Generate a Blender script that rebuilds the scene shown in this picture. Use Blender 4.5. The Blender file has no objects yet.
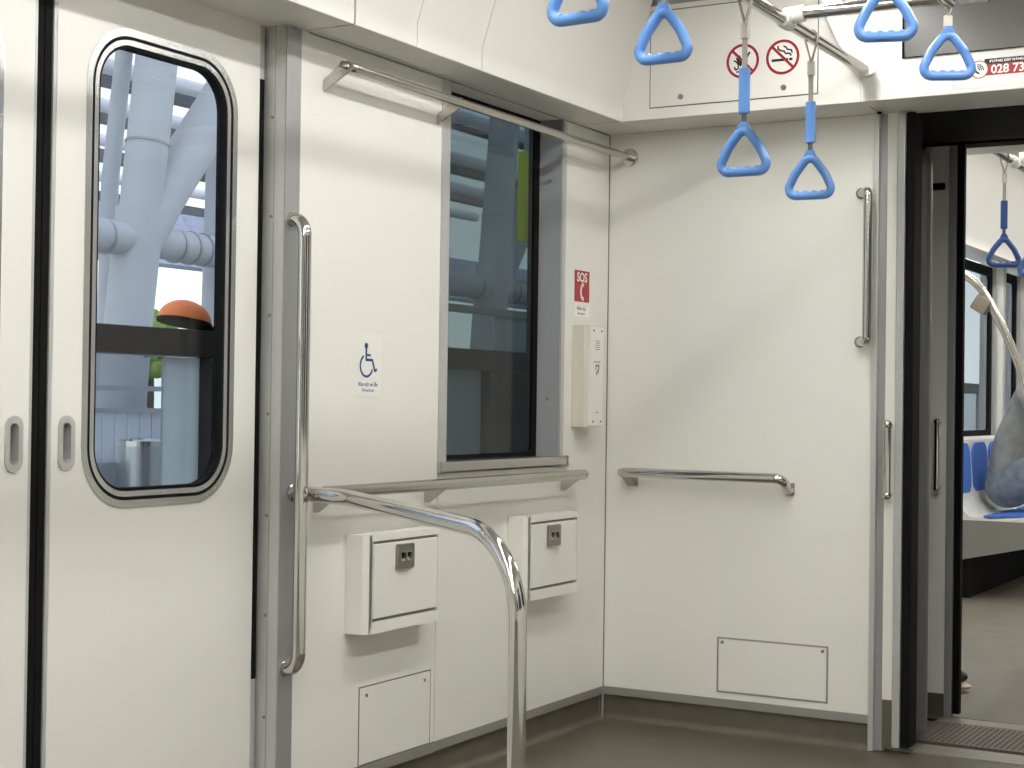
import bpy, bmesh, math, random
from mathutils import Vector, Matrix
PI = math.pi
random.seed(4)
SC = bpy.context.scene
COL = SC.collection

# ------------------------------------------------------------------ materials
MATS = {}
def mat(name, col, rough=.5, metal=0., spec=.5, coat=0., noise=0., nscale=40., bump=0.):
    m = bpy.data.materials.new(name); m.use_nodes = True
    nt = m.node_tree; b = nt.nodes['Principled BSDF']
    b.inputs['Base Color'].default_value = (*col, 1)
    b.inputs['Roughness'].default_value = rough
    b.inputs['Metallic'].default_value = metal
    b.inputs['Specular IOR Level'].default_value = spec
    b.inputs['Coat Weight'].default_value = coat
    if noise or bump:
        tc = nt.nodes.new('ShaderNodeTexCoord')
        n = nt.nodes.new('ShaderNodeTexNoise'); n.inputs['Scale'].default_value = nscale
        n.inputs['Detail'].default_value = 5
        nt.links.new(tc.outputs['Object'], n.inputs['Vector'])
        if noise:
            r = nt.nodes.new('ShaderNodeValToRGB')
            r.color_ramp.elements[0].position = .3; r.color_ramp.elements[1].position = .7
            r.color_ramp.elements[0].color = (*[max(0, c*(1-noise)) for c in col], 1)
            r.color_ramp.elements[1].color = (*[min(1, c*(1+noise)) for c in col], 1)
            nt.links.new(n.outputs['Fac'], r.inputs['Fac']); nt.links.new(r.outputs['Color'], b.inputs['Base Color'])
        if bump:
            bp = nt.nodes.new('ShaderNodeBump'); bp.inputs['Strength'].default_value = bump
            bp.inputs['Distance'].default_value = .002
            nt.links.new(n.outputs['Fac'], bp.inputs['Height']); nt.links.new(bp.outputs['Normal'], b.inputs['Normal'])
    MATS[name] = m
    return m

def glass(name, tint, refl, rough=.0):
    m = bpy.data.materials.new(name); m.use_nodes = True
    nt = m.node_tree; nt.nodes.clear()
    o = nt.nodes.new('ShaderNodeOutputMaterial'); t = nt.nodes.new('ShaderNodeBsdfTransparent')
    t.inputs['Color'].default_value = (*tint, 1)
    g = nt.nodes.new('ShaderNodeBsdfGlossy'); g.inputs['Roughness'].default_value = rough
    f0 = ((refl-1)/(refl+1))**2          # Schlick reflectance, the same from both faces
    lw = nt.nodes.new('ShaderNodeLayerWeight'); lw.inputs['Blend'].default_value = .5
    pw = nt.nodes.new('ShaderNodeMath'); pw.operation = 'POWER'; pw.inputs[1].default_value = 5
    f = nt.nodes.new('ShaderNodeMath'); f.operation = 'MULTIPLY_ADD'; f.inputs[1].default_value = 1-f0; f.inputs[2].default_value = f0
    nt.links.new(lw.outputs['Facing'], pw.inputs[0]); nt.links.new(pw.outputs[0], f.inputs[0])
    mx = nt.nodes.new('ShaderNodeMixShader')
    nt.links.new(f.outputs[0], mx.inputs['Fac']); nt.links.new(t.outputs[0], mx.inputs[1]); nt.links.new(g.outputs[0], mx.inputs[2])
    nt.links.new(mx.outputs[0], o.inputs['Surface'])
    return m

def emit(name, col, s):
    m = bpy.data.materials.new(name); m.use_nodes = True
    nt = m.node_tree; nt.nodes.clear()
    o = nt.nodes.new('ShaderNodeOutputMaterial'); e = nt.nodes.new('ShaderNodeEmission')
    e.inputs['Color'].default_value = (*col, 1); e.inputs['Strength'].default_value = s
    nt.links.new(e.outputs[0], o.inputs['Surface'])
    return m

WHITE = mat('white_laminate', (.87, .862, .805), .22, noise=.012, nscale=3)
PAINT = mat('white_paint', (.83, .82, .765), .38, noise=.012, nscale=3)
COVE = mat('cove_paint', (.82, .81, .755), .45, noise=.012, nscale=4)
DOORP = mat('door_paint', (.86, .85, .80), .25, noise=.012, nscale=3)
LOCKP = mat('locker_paint', (.85, .84, .78), .4)
ALU = mat('anodised_aluminium', (.56, .56, .545), .38, metal=.35, noise=.03, nscale=60)
ALUD = mat('dull_aluminium', (.36, .36, .36), .42, metal=.35, noise=.03, nscale=60)
CHROME = mat('polished_steel', (.66, .65, .625), .085, metal=1)
SATIN = mat('satin_steel', (.53, .51, .47), .27, metal=1, noise=.05, nscale=120)
DARKST = mat('dark_satin_steel', (.30, .28, .25), .32, metal=.9)
BLACK = mat('black_rubber', (.007, .007, .007), .75, spec=.12)
SEAM = mat('seam_gasket', (.12, .12, .105), .7)
GREYLAM = mat('grey_laminate', (.34, .345, .36), .4)
FRAME = mat('frame_aluminium', (.58, .58, .57), .24, metal=.9)
SKIRT = mat('skirt_aluminium', (.33, .325, .30), .45, metal=.3)
KICK = mat('kick_vinyl', (.12, .104, .078), .38, noise=.1, nscale=12)
FLOORM = mat('floor_vinyl', (.108, .096, .069), .36, noise=.13, nscale=9, bump=.05)
FLOORN = mat('floor_vinyl_lit', (.168, .152, .118), .42, noise=.12, nscale=7)  # paler copy of the car floor, reflected light put into its colour
SILLM = mat('sill_steel', (.36, .33, .28), .42, metal=.7, noise=.08, nscale=30)
BLUE = mat('blue_plastic', (.125, .30, .70), .3, coat=.2)
WEB = mat('grey_webbing', (.42, .40, .36), .8)
WHITEPL = mat('white_plastic', (.86, .85, .80), .35)
CREAMPL = mat('cream_plastic', (.70, .67, .58), .4)
RED = mat('sign_red', (.40, .018, .022), .4)
REDD = mat('sign_dark_red', (.30, .010, .016), .4)
INK = mat('sign_black', (.012, .012, .012), .5)
STICK = mat('sticker_white', (.87, .865, .82), .35)
NAVY = mat('sign_blue', (.012, .045, .19), .4)
GREYINK = mat('small_print', (.28, .28, .27), .6)
SCREEN = mat('dark_screen', (.09, .088, .08), .28)
STEELC = mat('column_paint', (.50, .52, .54), .55, noise=.06, nscale=2)
DARKG = mat('gate_paint', (.045, .036, .034), .35)
def frost_material():
    m = mat('frosted_panel', (.50, .55, .58), .5, noise=.12, nscale=5)
    nt = m.node_tree; b = nt.nodes['Principled BSDF']; o = nt.nodes['Material Output']
    t = nt.nodes.new('ShaderNodeBsdfTranslucent'); t.inputs['Color'].default_value = (.80, .86, .88, 1)
    mx = nt.nodes.new('ShaderNodeMixShader'); mx.inputs['Fac'].default_value = .65
    nt.links.new(b.outputs[0], mx.inputs[1]); nt.links.new(t.outputs[0], mx.inputs[2]); nt.links.new(mx.outputs[0], o.inputs['Surface'])
    return m
FROST = frost_material()
def slat_material():
    m = mat('fence_white', (.86, .88, .90), .5)
    nt = m.node_tree; b = nt.nodes['Principled BSDF']; o = nt.nodes['Material Output']
    t = nt.nodes.new('ShaderNodeBsdfTranslucent'); t.inputs['Color'].default_value = (.95, .97, 1, 1)
    mx = nt.nodes.new('ShaderNodeMixShader'); mx.inputs['Fac'].default_value = .7
    nt.links.new(b.outputs[0], mx.inputs[1]); nt.links.new(t.outputs[0], mx.inputs[2]); nt.links.new(mx.outputs[0], o.inputs['Surface'])
    return m
FENCEM = slat_material()
BINM = mat('bin_steel', (.62, .62, .62), .26, metal=.9)
TREADD = mat('tread_steel', (.17, .155, .13), .42, metal=.5)
PANELB = mat('gate_panel', (.30, .35, .42), .45)
ROOFW = mat('roof_tube_white', (.85, .86, .9), .5)
ROOFD = mat('purlin_grey', (.12, .13, .14), .6)
CONC = mat('platform_concrete', (.30, .30, .30), .8, noise=.1, nscale=3)
ORANGE = mat('orange_fabric', (.95, .24, .06), .6)
YELL = mat('yellow_green_vinyl', (.85, .88, .06), .5)
SEATW = mat('seat_shell', (.78, .77, .73), .35)
SEATB = mat('seat_pad_blue', (.05, .15, .52), .45)
SEATG = mat('seat_end_grey', (.20, .195, .18), .5)
LEAF = mat('foliage', (.22, .34, .06), .8, noise=.4, nscale=8)
SKIN = mat('skin', (.50, .30, .20), .55)
JACKET = mat('grey_jacket', (.27, .27, .26), .85, noise=.18, nscale=14, bump=.3)
JEANS = mat('faded_jeans', (.20, .225, .255), .85, noise=.25, nscale=18, bump=.3)
HAIR = mat('black_hair', (.012, .010, .009), .5)
SHOEM = mat('black_shoe', (.015, .015, .016), .4)
SOLE = mat('cream_sole', (.55, .48, .36), .6)
ROOMD = mat('far_side_panel', (.84, .83, .79), .45)
GLASSD = glass('door_glass', (.90, .92, .92), 1.4)
GLASSW = glass('tinted_glass', (.34, .39, .39), 1.6)
GLASSN = glass('clear_glass', (.75, .78, .8), 1.3)
LAMP = emit('lamp_diffuser', (1.0, .985, .955), 44.5)

# procedural checker (tread) plate: raised lozenges
def tread_material():
    m = mat('tread_plate', (.30, .275, .24), .4, metal=.6)
    nt = m.node_tree; b = nt.nodes['Principled BSDF']
    tc = nt.nodes.new('ShaderNodeTexCoord'); mp = nt.nodes.new('ShaderNodeMapping')
    mp.inputs['Rotation'].default_value = (0, 0, PI/4); mp.inputs['Scale'].default_value = (42, 42, 42)
    ch = nt.nodes.new('ShaderNodeTexVoronoi'); ch.feature = 'F1'; ch.inputs['Randomness'].default_value = 0; ch.inputs['Scale'].default_value = 1
    bp = nt.nodes.new('ShaderNodeBump'); bp.inputs['Strength'].default_value = .9; bp.inputs['Distance'].default_value = .006
    nt.links.new(tc.outputs['Object'], mp.inputs['Vector']); nt.links.new(mp.outputs[0], ch.inputs['Vector'])
    nt.links.new(ch.outputs['Distance'], bp.inputs['Height']); nt.links.new(bp.outputs[0], b.inputs['Normal'])
    return m
TREAD = tread_material()

# ------------------------------------------------------------------ mesh helpers
class MB:
    def __init__(s): s.bm = bmesh.new()
    def _add(s, verts, faces):
        vs = [s.bm.verts.new(v) for v in verts]
        for f in faces:
            try: s.bm.faces.new([vs[i] for i in f])
            except ValueError: pass
        return vs
    def box(s, x0, x1, y0, y1, z0, z1, bev=0., seg=2, M=None):
        x0, x1 = sorted((x0, x1)); y0, y1 = sorted((y0, y1)); z0, z1 = sorted((z0, z1))
        vs = [(x, y, z) for x in (x0, x1) for y in (y0, y1) for z in (z0, z1)]
        b = bmesh.new()
        v = [b.verts.new(p) for p in vs]
        for f in ((0,1,3,2),(4,6,7,5),(0,4,5,1),(2,3,7,6),(0,2,6,4),(1,5,7,3)): b.faces.new([v[i] for i in f])
        if bev: bmesh.ops.bevel(b, geom=b.edges[:], offset=bev, segments=seg, affect='EDGES', profile=.5)
        s.merge(b, M); return s
    def merge(s, b, M=None):
        b.verts.index_update()
        vs = [s.bm.verts.new(M @ v.co if M else v.co) for v in b.verts]
        for f in b.faces:
            try: s.bm.faces.new([vs[v.index] for v in f.verts])
            except ValueError: pass
        b.free()
    def mesh(s, me, M=None):
        b = bmesh.new(); b.from_mesh(me); s.merge(b, M); bpy.data.meshes.remove(me); return s
    def tube(s, pts, r, seg=16, caps=True, closed=False, rx=None, up=None):
        """sweep of a circle (or ellipse r x rx) along pts; r may be a list"""
        P = [Vector(p) for p in pts]; n = len(P)
        R = r if isinstance(r, (list, tuple)) else [r]*n
        T = []
        for i in range(n):
            a = P[(i-1) % n] if (closed or i > 0) else P[i]
            c = P[(i+1) % n] if (closed or i < n-1) else P[i]
            T.append((c-a).normalized())
        u = Vector(up) if up else (Vector((0,0,1)) if abs(T[0].z) < .9 else Vector((1,0,0)))
        rings = []
        for i in range(n):
            u = (u - T[i]*u.dot(T[i]))
            if u.length < 1e-6: u = T[i].orthogonal()
            u.normalize(); w = T[i].cross(u)
            k = (rx/r) if (rx and not isinstance(r, (list, tuple))) else 1
            rings.append([s.bm.verts.new(P[i] + u*R[i]*math.cos(2*PI*j/seg) + w*R[i]*k*math.sin(2*PI*j/seg)) for j in range(seg)])
        for i in range(n if closed else n-1):
            A, B = rings[i], rings[(i+1) % n]
            for j in range(seg): s.bm.faces.new((A[j], A[(j+1) % seg], B[(j+1) % seg], B[j]))
        if caps and not closed:
            s.bm.faces.new(rings[0][::-1]); s.bm.faces.new(rings[-1])
        return s
    def lathe(s, prof, M=None, seg=28):
        """prof: (radius, z) list turned about z"""
        b = bmesh.new(); rings = []
        for r, z in prof:
            rings.append([b.verts.new((r*math.cos(2*PI*j/seg), r*math.sin(2*PI*j/seg), z)) for j in range(seg)] if r > 1e-6 else [b.verts.new((0,0,z))])
        for A, B in zip(rings, rings[1:]):
            for j in range(seg):
                k = (j+1) % seg
                if len(A) == 1 and len(B) > 1: b.faces.new((A[0], B[k], B[j]))
                elif len(B) == 1 and len(A) > 1: b.faces.new((A[j], A[k], B[0]))
                elif len(A) > 1: b.faces.new((A[j], A[k], B[k], B[j]))
        if len(rings[0]) > 1: b.faces.new(rings[0][::-1])
        if len(rings[-1]) > 1: b.faces.new(rings[-1])
        s.merge(b, M); return s
    def disc(s, c, axis, r, h, seg=24, bev=0):
        """short cylinder with base centre c along axis"""
        M = Matrix.Translation(Vector(c)) @ Vector(axis).to_track_quat('Z', 'Y').to_matrix().to_4x4()
        p = [(r, 0), (r, h)] if not bev else [(r, 0), (r, h-bev), (r-bev, h)]
        return s.lathe(p, M, seg)
    def ball(s, c, r, seg=16, sc=(1,1,1), M=None):
        b = bmesh.new(); bmesh.ops.create_uvsphere(b, u_segments=seg, v_segments=max(6, seg*2//3), radius=r)
        for v in b.verts: v.co = Vector((v.co.x*sc[0], v.co.y*sc[1], v.co.z*sc[2]))
        if M:
            for v in b.verts: v.co = M @ v.co
        for v in b.verts: v.co += Vector(c)
        s.merge(b); return s
    def prism(s, poly, M, h):
        """polygon (u,v) extruded by h along local z, placed with M"""
        n = len(poly)
        vs = s._add([M @ Vector((u, v, 0)) for u, v in poly] + [M @ Vector((u, v, h)) for u, v in poly],
               [list(range(n))[::-1], list(range(n, 2*n))] + [[i, (i+1) % n, n+(i+1) % n, n+i] for i in range(n)])
        return s
    def plate(s, outer, holes, h, M):
        """flat plate with holes, thickness h in local +z, placed with M"""
        cu = bpy.data.curves.new('tmp', 'CURVE'); cu.dimensions = '2D'; cu.fill_mode = 'BOTH'; cu.extrude = h/2
        for loop in [outer] + list(holes):
            sp = cu.splines.new('POLY'); sp.points.add(len(loop)-1); sp.use_cyclic_u = True
            for p, (u, v) in zip(sp.points, loop): p.co = (u, v, 0, 1)
        return s._curve(cu, M @ Matrix.Translation((0, 0, h/2)))
    def _curve(s, cu, M):
        o = bpy.data.objects.new('tmp', cu); COL.objects.link(o)
        dg = bpy.context.evaluated_depsgraph_get(); dg.update()
        me = bpy.data.meshes.new_from_object(o.evaluated_get(dg), depsgraph=dg)
        bpy.data.objects.remove(o); bpy.data.curves.remove(cu)
        return s.mesh(me, M)
    def text(s, body, size, M, h=.0006, align='CENTER', bold=0., shear=0, xs=1.):
        cu = bpy.data.curves.new('tmp', 'FONT'); cu.body = body; cu.size = size; cu.extrude = h/2
        cu.align_x = align; cu.align_y = 'CENTER'; cu.offset = bold; cu.shear = shear; cu.resolution_u = 4
        return s._curve(cu, M @ Matrix.Diagonal((xs, 1, 1, 1)))
    def stroke(s, pts, w, M, h=.0006, closed=False):
        """flat ribbon of width w along 2-D pts with round-ish joints"""
        n = len(pts)
        for i in range(n if closed else n-1):
            a = Vector(pts[i]); b = Vector(pts[(i+1) % n]); d = (b-a)
            if d.length < 1e-9: continue
            d.normalize(); q = Vector((-d.y, d.x))*w/2
            s.prism([tuple(a-q), tuple(b-q), tuple(b+q), tuple(a+q)], M, h)
        for p in (pts if closed else pts[1:-1]):
            s.prism([(p[0]+w/2*math.cos(t*PI/5), p[1]+w/2*math.sin(t*PI/5)) for t in range(10)], M, h*.98)
        return s

def rrect(u0, u1, v0, v1, r, n=10):
    pts = []
    for cx, cy, a in ((u1-r, v1-r, 0), (u0+r, v1-r, PI/2), (u0+r, v0+r, PI), (u1-r, v0+r, 1.5*PI)):
        for i in range(n+1):
            t = a + i/n*PI/2; pts.append((cx+r*math.cos(t), cy+r*math.sin(t)))
    return pts
def circ(u, v, r, n=40): return [(u+r*math.cos(2*PI*i/n), v+r*math.sin(2*PI*i/n)) for i in range(n)]
def fillet(pts, rads, n=10):
    """polyline with rounded corners; rads for the inner points"""
    P = [Vector(p) for p in pts]; out = [P[0]]
    for i in range(1, len(P)-1):
        a = (P[i-1]-P[i]).normalized(); b = (P[i+1]-P[i]).normalized(); r = rads[i-1]
        if r <= 0: out.append(P[i]); continue
        ang = a.angle(b); d = r/math.tan(ang/2)
        c = P[i] + (a+b).normalized()*r/math.sin(ang/2)
        p0 = P[i]+a*d; p1 = P[i]+b*d
        v0 = p0-c; v1 = p1-c; th = v0.angle(v1)
        for k in range(n+1):
            t = k/n
            out.append(c + (v0*math.sin((1-t)*th) + v1*math.sin(t*th))/math.sin(th))
    out.append(P[-1]); return out
def sweep_fill(pts, step=.05):
    return pts

WO = {}
def link(o, parent=None):
    COL.objects.link(o)
    if parent: o.parent = parent
    return o
def obj(name, mb, m, parent=None, label=None, smooth=True, angle=35):
    """one mesh object from a MB built in world coordinates"""
    bm = mb.bm
    bmesh.ops.remove_doubles(bm, verts=bm.verts[:], dist=1e-6) if False else None
    bmesh.ops.recalc_face_normals(bm, faces=bm.faces[:])
    if parent is not None: org = WO[parent.name]
    else:
        xs = [v.co for v in bm.verts]
        org = Vector(((min(v.x for v in xs)+max(v.x for v in xs))/2, (min(v.y for v in xs)+max(v.y for v in xs))/2, min(v.z for v in xs)))
    for v in bm.verts: v.co -= org
    me = bpy.data.meshes.new(name); bm.to_mesh(me); bm.free()
    if smooth:
        me.polygons.foreach_set('use_smooth', [True]*len(me.polygons)); me.set_sharp_from_angle(angle=math.radians(angle))
    me.materials.append(m)
    o = bpy.data.objects.new(name, me); link(o, parent)
    if smooth and angle < 60:
        wn_ = o.modifiers.new('weighted', 'WEIGHTED_NORMAL'); wn_.keep_sharp = True; wn_.weight = 60
    if parent is None: o.location = org
    WO[o.name] = org.copy()
    if label: o['label'] = label
    return o
def tag(o, label, cat, group=None):
    o['label'] = label; o['category'] = cat
    if group: o['group'] = group
    return o
def thing(name, loc, label, cat, group=None):
    o = bpy.data.objects.new(name, None); o.empty_display_size = .05; link(o); o.location = loc
    WO[o.name] = Vector(loc); return tag(o, label, cat, group)
def struct(name, mb, m, parent=None, **k):
    o = obj(name, mb, m, parent, **k)
    if parent is None: o['kind'] = 'structure'
    return o
def structE(name, loc):
    o = bpy.data.objects.new(name, None); o.empty_display_size = .05; link(o); o.location = loc
    WO[o.name] = Vector(loc); o['kind'] = 'structure'; return o
def copy_tree(o, parent=None):
    c = o.copy(); COL.objects.link(c); c.parent = parent
    for ch in list(o.children): copy_tree(ch, c)
    return c

# frames on which flat things are laid: local (u,v,w) -> world
def F_left(x, y, z):   # on the side wall: u = +y, v = +z, w = +x
    return Matrix(((0,0,1,x),(1,0,0,y),(0,1,0,z),(0,0,0,1)))
def F_end(x, y, z):    # on the end wall: u = +x, v = +z, w = -y
    return Matrix(((1,0,0,x),(0,0,-1,y),(0,1,0,z),(0,0,0,1)))
def F_floor(x, y, z):
    return Matrix.Translation((x, y, z))

# ------------------------------------------------------------------ THE CAR: shell
CARW = 2.70
# floor
struct('floor', MB().box(-.12, CARW+.1, -9, .055, -.06, 0), FLOORM)
# side wall panels with the window opening (y -1.04..-.345)
w = MB()
w.box(-.10, 0, -1.735, -1.0765, .112, 2.0, .002)
w.prism([(-1.0735, .112), (-.002, .112), (-.002, 2.0), (-.322, 2.0), (-.322, .872), (-1.0735, .872)], F_left(-.10, 0, 0), .10)
struct('wall_left', w, WHITE)
struct('wall_left.001', MB().box(-.14, -.101, -1.735, .0, 0, .87).box(-.14, -.101, -.32, 0, .87, 2.0).box(-.14, -.101, -1.735, -1.06, .87, 2.0), SEAM)
struct('wall_left.002', MB().box(-.10, 0, -9, -3.30, 0, 2.0), WHITE)
# skirting: alu strip + brown kick + floor cove
b = MB(); b.box(-.05, .001, -1.735, -1.075, .082, .111, .001); b.box(-.05, 0, -1.0745, -.001, .084, .112, .001)
bl = struct('baseboard_left', b, SKIRT)
b = MB().box(-.06, -.012, -1.735, -.001, 0, .083)
prof = [(0,0)] + [(.022-.022*math.sin(t*PI/12), .022-.022*math.cos(t*PI/12)) for t in range(7)]
M = Matrix(((1,0,0,-.012),(0,0,1,-1.735),(0,1,0,0),(0,0,0,1)))
b.prism(prof, M, 1.734)
struct('baseboard_left.001', b, KICK)
b = MB(); b.box(.001, .927, -.001, .05, .085, .112, .001)
struct('baseboard_end', b, SKIRT)
b = MB().box(-.012, .927, .010, .05, 0, .084)
M = Matrix(((0,0,1,.006),(-1,0,0,.010),(0,1,0,0),(0,0,0,1)))
b.prism(prof, M, .921)
struct('baseboard_end.001', b, KICK)
struct('trim_1', MB().tube([(-.004, .004, .085), (-.004, .004, 0)], .009, 12), SATIN)
# end wall
struct('wall_end', MB().box(.0015, .927, 0, .05, .112, 2.0, .0015), WHITE)
struct('trim_2', MB().box(-.003, .0015, -.003, .02, .112, 2.0), SEAM)
# door-jamb strips of the gangway on both sides
def jamb(sgn, c):
    X = lambda x: c + sgn*(x-1.35)
    n = 0 if sgn > 0 else 1
    t = MB().box(X(.9275), X(.945), -.008, .05, .003, 2.0, .002)
    struct('trim_3' if n == 0 else 'trim_4', t, ALU)
    struct('trim_5' if n == 0 else 'trim_6', MB().box(X(.945), X(.969), .012, .05, .003, 2.0), ALUD)
    struct('wall_end.001' if n == 0 else 'wall_end.002', MB().box(X(.9695), X(1.0015), .0, .05, .166, 2.0, .0015), WHITE)
    struct('baseboard_end.002' if n == 0 else 'baseboard_end.003', MB().box(X(.9695), X(1.0015), .004, .05, .022, .1655), KICK)
    struct('trim_7' if n == 0 else 'trim_8', MB().box(X(1.002), X(1.027), -.004, .05, .02, 2.0, .003), ALU)
    struct('trim_9' if n == 0 else 'trim_10', MB().box(X(1.0275), X(1.055), .002, .09, .02, 2.0, .006), BLACK)
jamb(1, 1.35); jamb(-1, 1.35)
struct('wall_end.003', MB().box(1.773, CARW, 0, .05, 0, 2.0), WHITE)
# end header
struct('wall_end.004', MB().box(.0, CARW, -.21, .05, 2.001, 2.37, .004), PAINT)
struct('trim_11', MB().box(.1, CARW, -.19, .05, 2.371, 2.42), ALUD)
struct('trim_12', MB().box(.9465, .9475, -.2106, -.205, 2.0015, 2.37), ALUD)
struct('trim_13', MB().prism([(.952,-.13),(.9535,-.13),(.9465,-.012),(.945,-.012)], Matrix(((1,0,0,0),(0,1,0,0),(0,0,1,1.9995),(0,0,0,1))), .002), SEAM)
struct('trim_14', MB().disc((.951, -.030, 2.0005), (0,0,-1), .007, .006), BLACK)
# cove along the side: lip, slope, and flat underside
def cove(y0, y1, name, m=COVE, dx=0):
    poly = [(-.14, 2.0), (.148+dx, 2.0), (.150+dx, 2.004), (.150+dx, 2.062), (.196+dx, 2.21), (.262+dx, 2.42), (-.14, 2.42)]
    M = Matrix(((1,0,0,0),(0,0,1,y0),(0,1,0,0),(0,0,0,1)))
    return struct(name, MB().prism(poly, M, y1-y0), m)
seams = [(-.2105, -1.1095), (-1.112, -1.4395), (-1.442, -1.715), (-1.723, -9)]
for i, (a, c) in enumerate(seams): cove(c, a, 'trim_%d' % (15+i))
struct('trim_19', MB().box(-.12, .14, -.23, -.005, 2.0005, 2.05), COVE)
bk = MB()
for y_, d_ in ((-1.1108, .004), (-1.4408, .004), (-1.719, .010)):
    bk.prism([(-.13, 2.0+d_*.5), (.150-d_, 2.0+d_*.5), (.150-d_, 2.062), (.196-d_, 2.21), (.258-d_, 2.41), (-.13, 2.41)], Matrix(((1,0,0,0),(0,0,1,y_-.01),(0,1,0,0),(0,0,0,1))), .02)
struct('trim_20', bk, SEAM)
# thin grooves where the wall lining meets the underside
struct('trim_21', MB().box(.0, .004, -1.705, -.004, 1.996, 2.0).box(.018, .0195, -1.70, -.235, 1.9995, 2.001).box(.02, .15, -.2312, -.2302, 1.9995, 2.001), ALUD)
struct('ceiling', MB().box(-.12, CARW+.1, -9, .05, 2.42, 2.5), PAINT)
# the unseen side and end of the car that close the room
struct('wall_right', MB().box(CARW, CARW+.1, -9, .05, 0, 2.42), ROOMD)
for i_ in range(4):
    y_ = -.9-2.05*i_
    sw = structE('window_%d' % (20+i_), (CARW, y_, .9))
    obj('window_frame', MB().plate(rrect(y_-.78, y_+.78, .88, 1.95, .05), [rrect(y_-.74, y_+.74, .92, 1.91, .04)], .02, F_left(CARW-.02, 0, 0)), ALU, sw)  # frame of the added unseen pane
    obj('pane', MB().box(CARW-.006, CARW-.002, y_-.75, y_+.75, .91, 1.92), mat('unseen_dark_glass_%d' % i_, (.03, .035, .04), .06), sw)  # unseen dark panes, added so the chrome has something dark to reflect
struct('wall_back', MB().box(-.12, CARW+.1, -9.1, -9, 0, 2.42), ROOMD)
# ------------------------------------------------------------------ side window
wn = structE('window_1', (-.05, -.7, .9))
f = MB(); f.box(-.004, .004, -1.079, -1.036, .905, 2.0, .0015)
f.box(-.004, .004, -.3445, -.3215, .905, 2.0, .0015)
obj('window_frame', f, ALU, wn)
f = MB(); f.box(-.10, -.004, -.345, -.330, .905, 2.0); f.box(-.10, -.004, -1.055, -1.037, .905, 2.0)
obj('reveal', f, GREYLAM, wn)
f = MB(); g = MB()
f.plate(rrect(-1.05, -.329, .89, 2.0, .005), [rrect(-1.03, -.373, .918, 1.976, .02)], .010, F_left(-.094, 0, 0))
obj('gasket', f, BLACK, wn)
g.box(-.0925, -.0895, -1.045, -.335, .90, 1.995)
obj('pane', g, GLASSW, wn)
f = MB(); f.box(-.095, .012, -1.068, -.309, .877, .905, .002)
obj('sill', f, SATIN, wn)
for a, c in ((-1.080, -1.0685), (-.3085, -.296)):
    obj('sill_cap', MB().box(-.02, .0145, a, c, .874, .907, .002), SATIN, wn)
obj('bolt', MB().disc((-.045, -.3455, 1.09), (0,-1,0), .006, .003).disc((-.045, -.3455, 1.80), (0,-1,0), .006, .003), DARKST, wn)
# ------------------------------------------------------------------ sliding doors
def door(name, ya, yb, wy0, wy1, hy, mirror=False):
    d = structE(name, (-.08, (ya+yb)/2, 0))
    Fm = F_left(-.10, 0, 0)
    z0, z1 = .833, 1.893
    outer = [(ya, .0), (yb, .0), (yb, 2.0), (ya, 2.0)]
    obj('leaf', MB().plate(outer, [rrect(wy0, wy1, z0, z1, .135), rrect(hy-.023, hy+.023, .921, 1.037, .0229)], .04, Fm), DOORP, d)
    def ring(nm, o, i, t, x, m):
        obj(nm, MB().plate(rrect(wy0+o, wy1-o, z0+o, z1-o, .135-o), [rrect(wy0+i, wy1-i, z0+i, z1-i, .135-i)], t, F_left(x, 0, 0)), m, d)
    ring('outer_frame', 0, .0165, .028, -.086, FRAME)
    ring('groove', .0165, .0245, .026, -.086, BLACK)
    ring('inner_frame', .0245, .0365, .027, -.086, FRAME)
    ring('gasket', .0365, .0435, .025, -.087, BLACK)
    obj('pane', MB().plate(rrect(wy0+.040, wy1-.040, z0+.040, z1-.040, .094), [], .005, F_left(-.075, 0, 0)), GLASSD, d)
    h = MB(); h.plate(rrect(hy-.023, hy+.023, .921, 1.037, .0229), [rrect(hy-.0115, hy+.0115, .936, 1.022, .0114)], .024, F_left(-.08, 0, 0))
    hp = obj('recessed_handle', h, ALU, d)
    obj('handle_cup', MB().plate(rrect(hy-.0225, hy+.0225, .9215, 1.0365, .022), [], .006, F_left(-.088, 0, 0)), ALUD, hp)
    return d
d1 = door('door_1', -2.490, -1.822, -2.405, -1.905, -2.4485)
d2 = door('door_2', -3.22, -2.553, -3.135, -2.635, -2.5935)
obj('edge_profile', MB().box(-.10, -.0615, -2.499, -2.490, 0, 2.0), ALU, d1)
obj('edge_profile', MB().box(-.10, -.0615, -2.553, -2.544, 0, 2.0), ALU, d2)
obj('edge_seal', MB().box(-.095, -.064, -2.5215, -2.499, 0, 2.0, .004), BLACK, d1)
obj('edge_seal', MB().box(-.095, -.064, -2.544, -2.5225, 0, 2.0, .004), BLACK, d2)
obj('pocket_seal', MB().box(-.1, -.058, -1.8215, -1.8045, .39, 1.866, .002), BLACK, d1)
obj('pocket_edge', MB().box(-.1, -.0605, -1.8212, -1.8040, 0, .389).box(-.1, -.0605, -1.8212, -1.8040, 1.867, 2.0), ALU, d1)
obj('pocket_light_block', MB().box(-.13, -.101, -1.84, -1.79, 0, 2.0), BLACK, d1)  # black box added behind the gap to stop outside light leaking in
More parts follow.
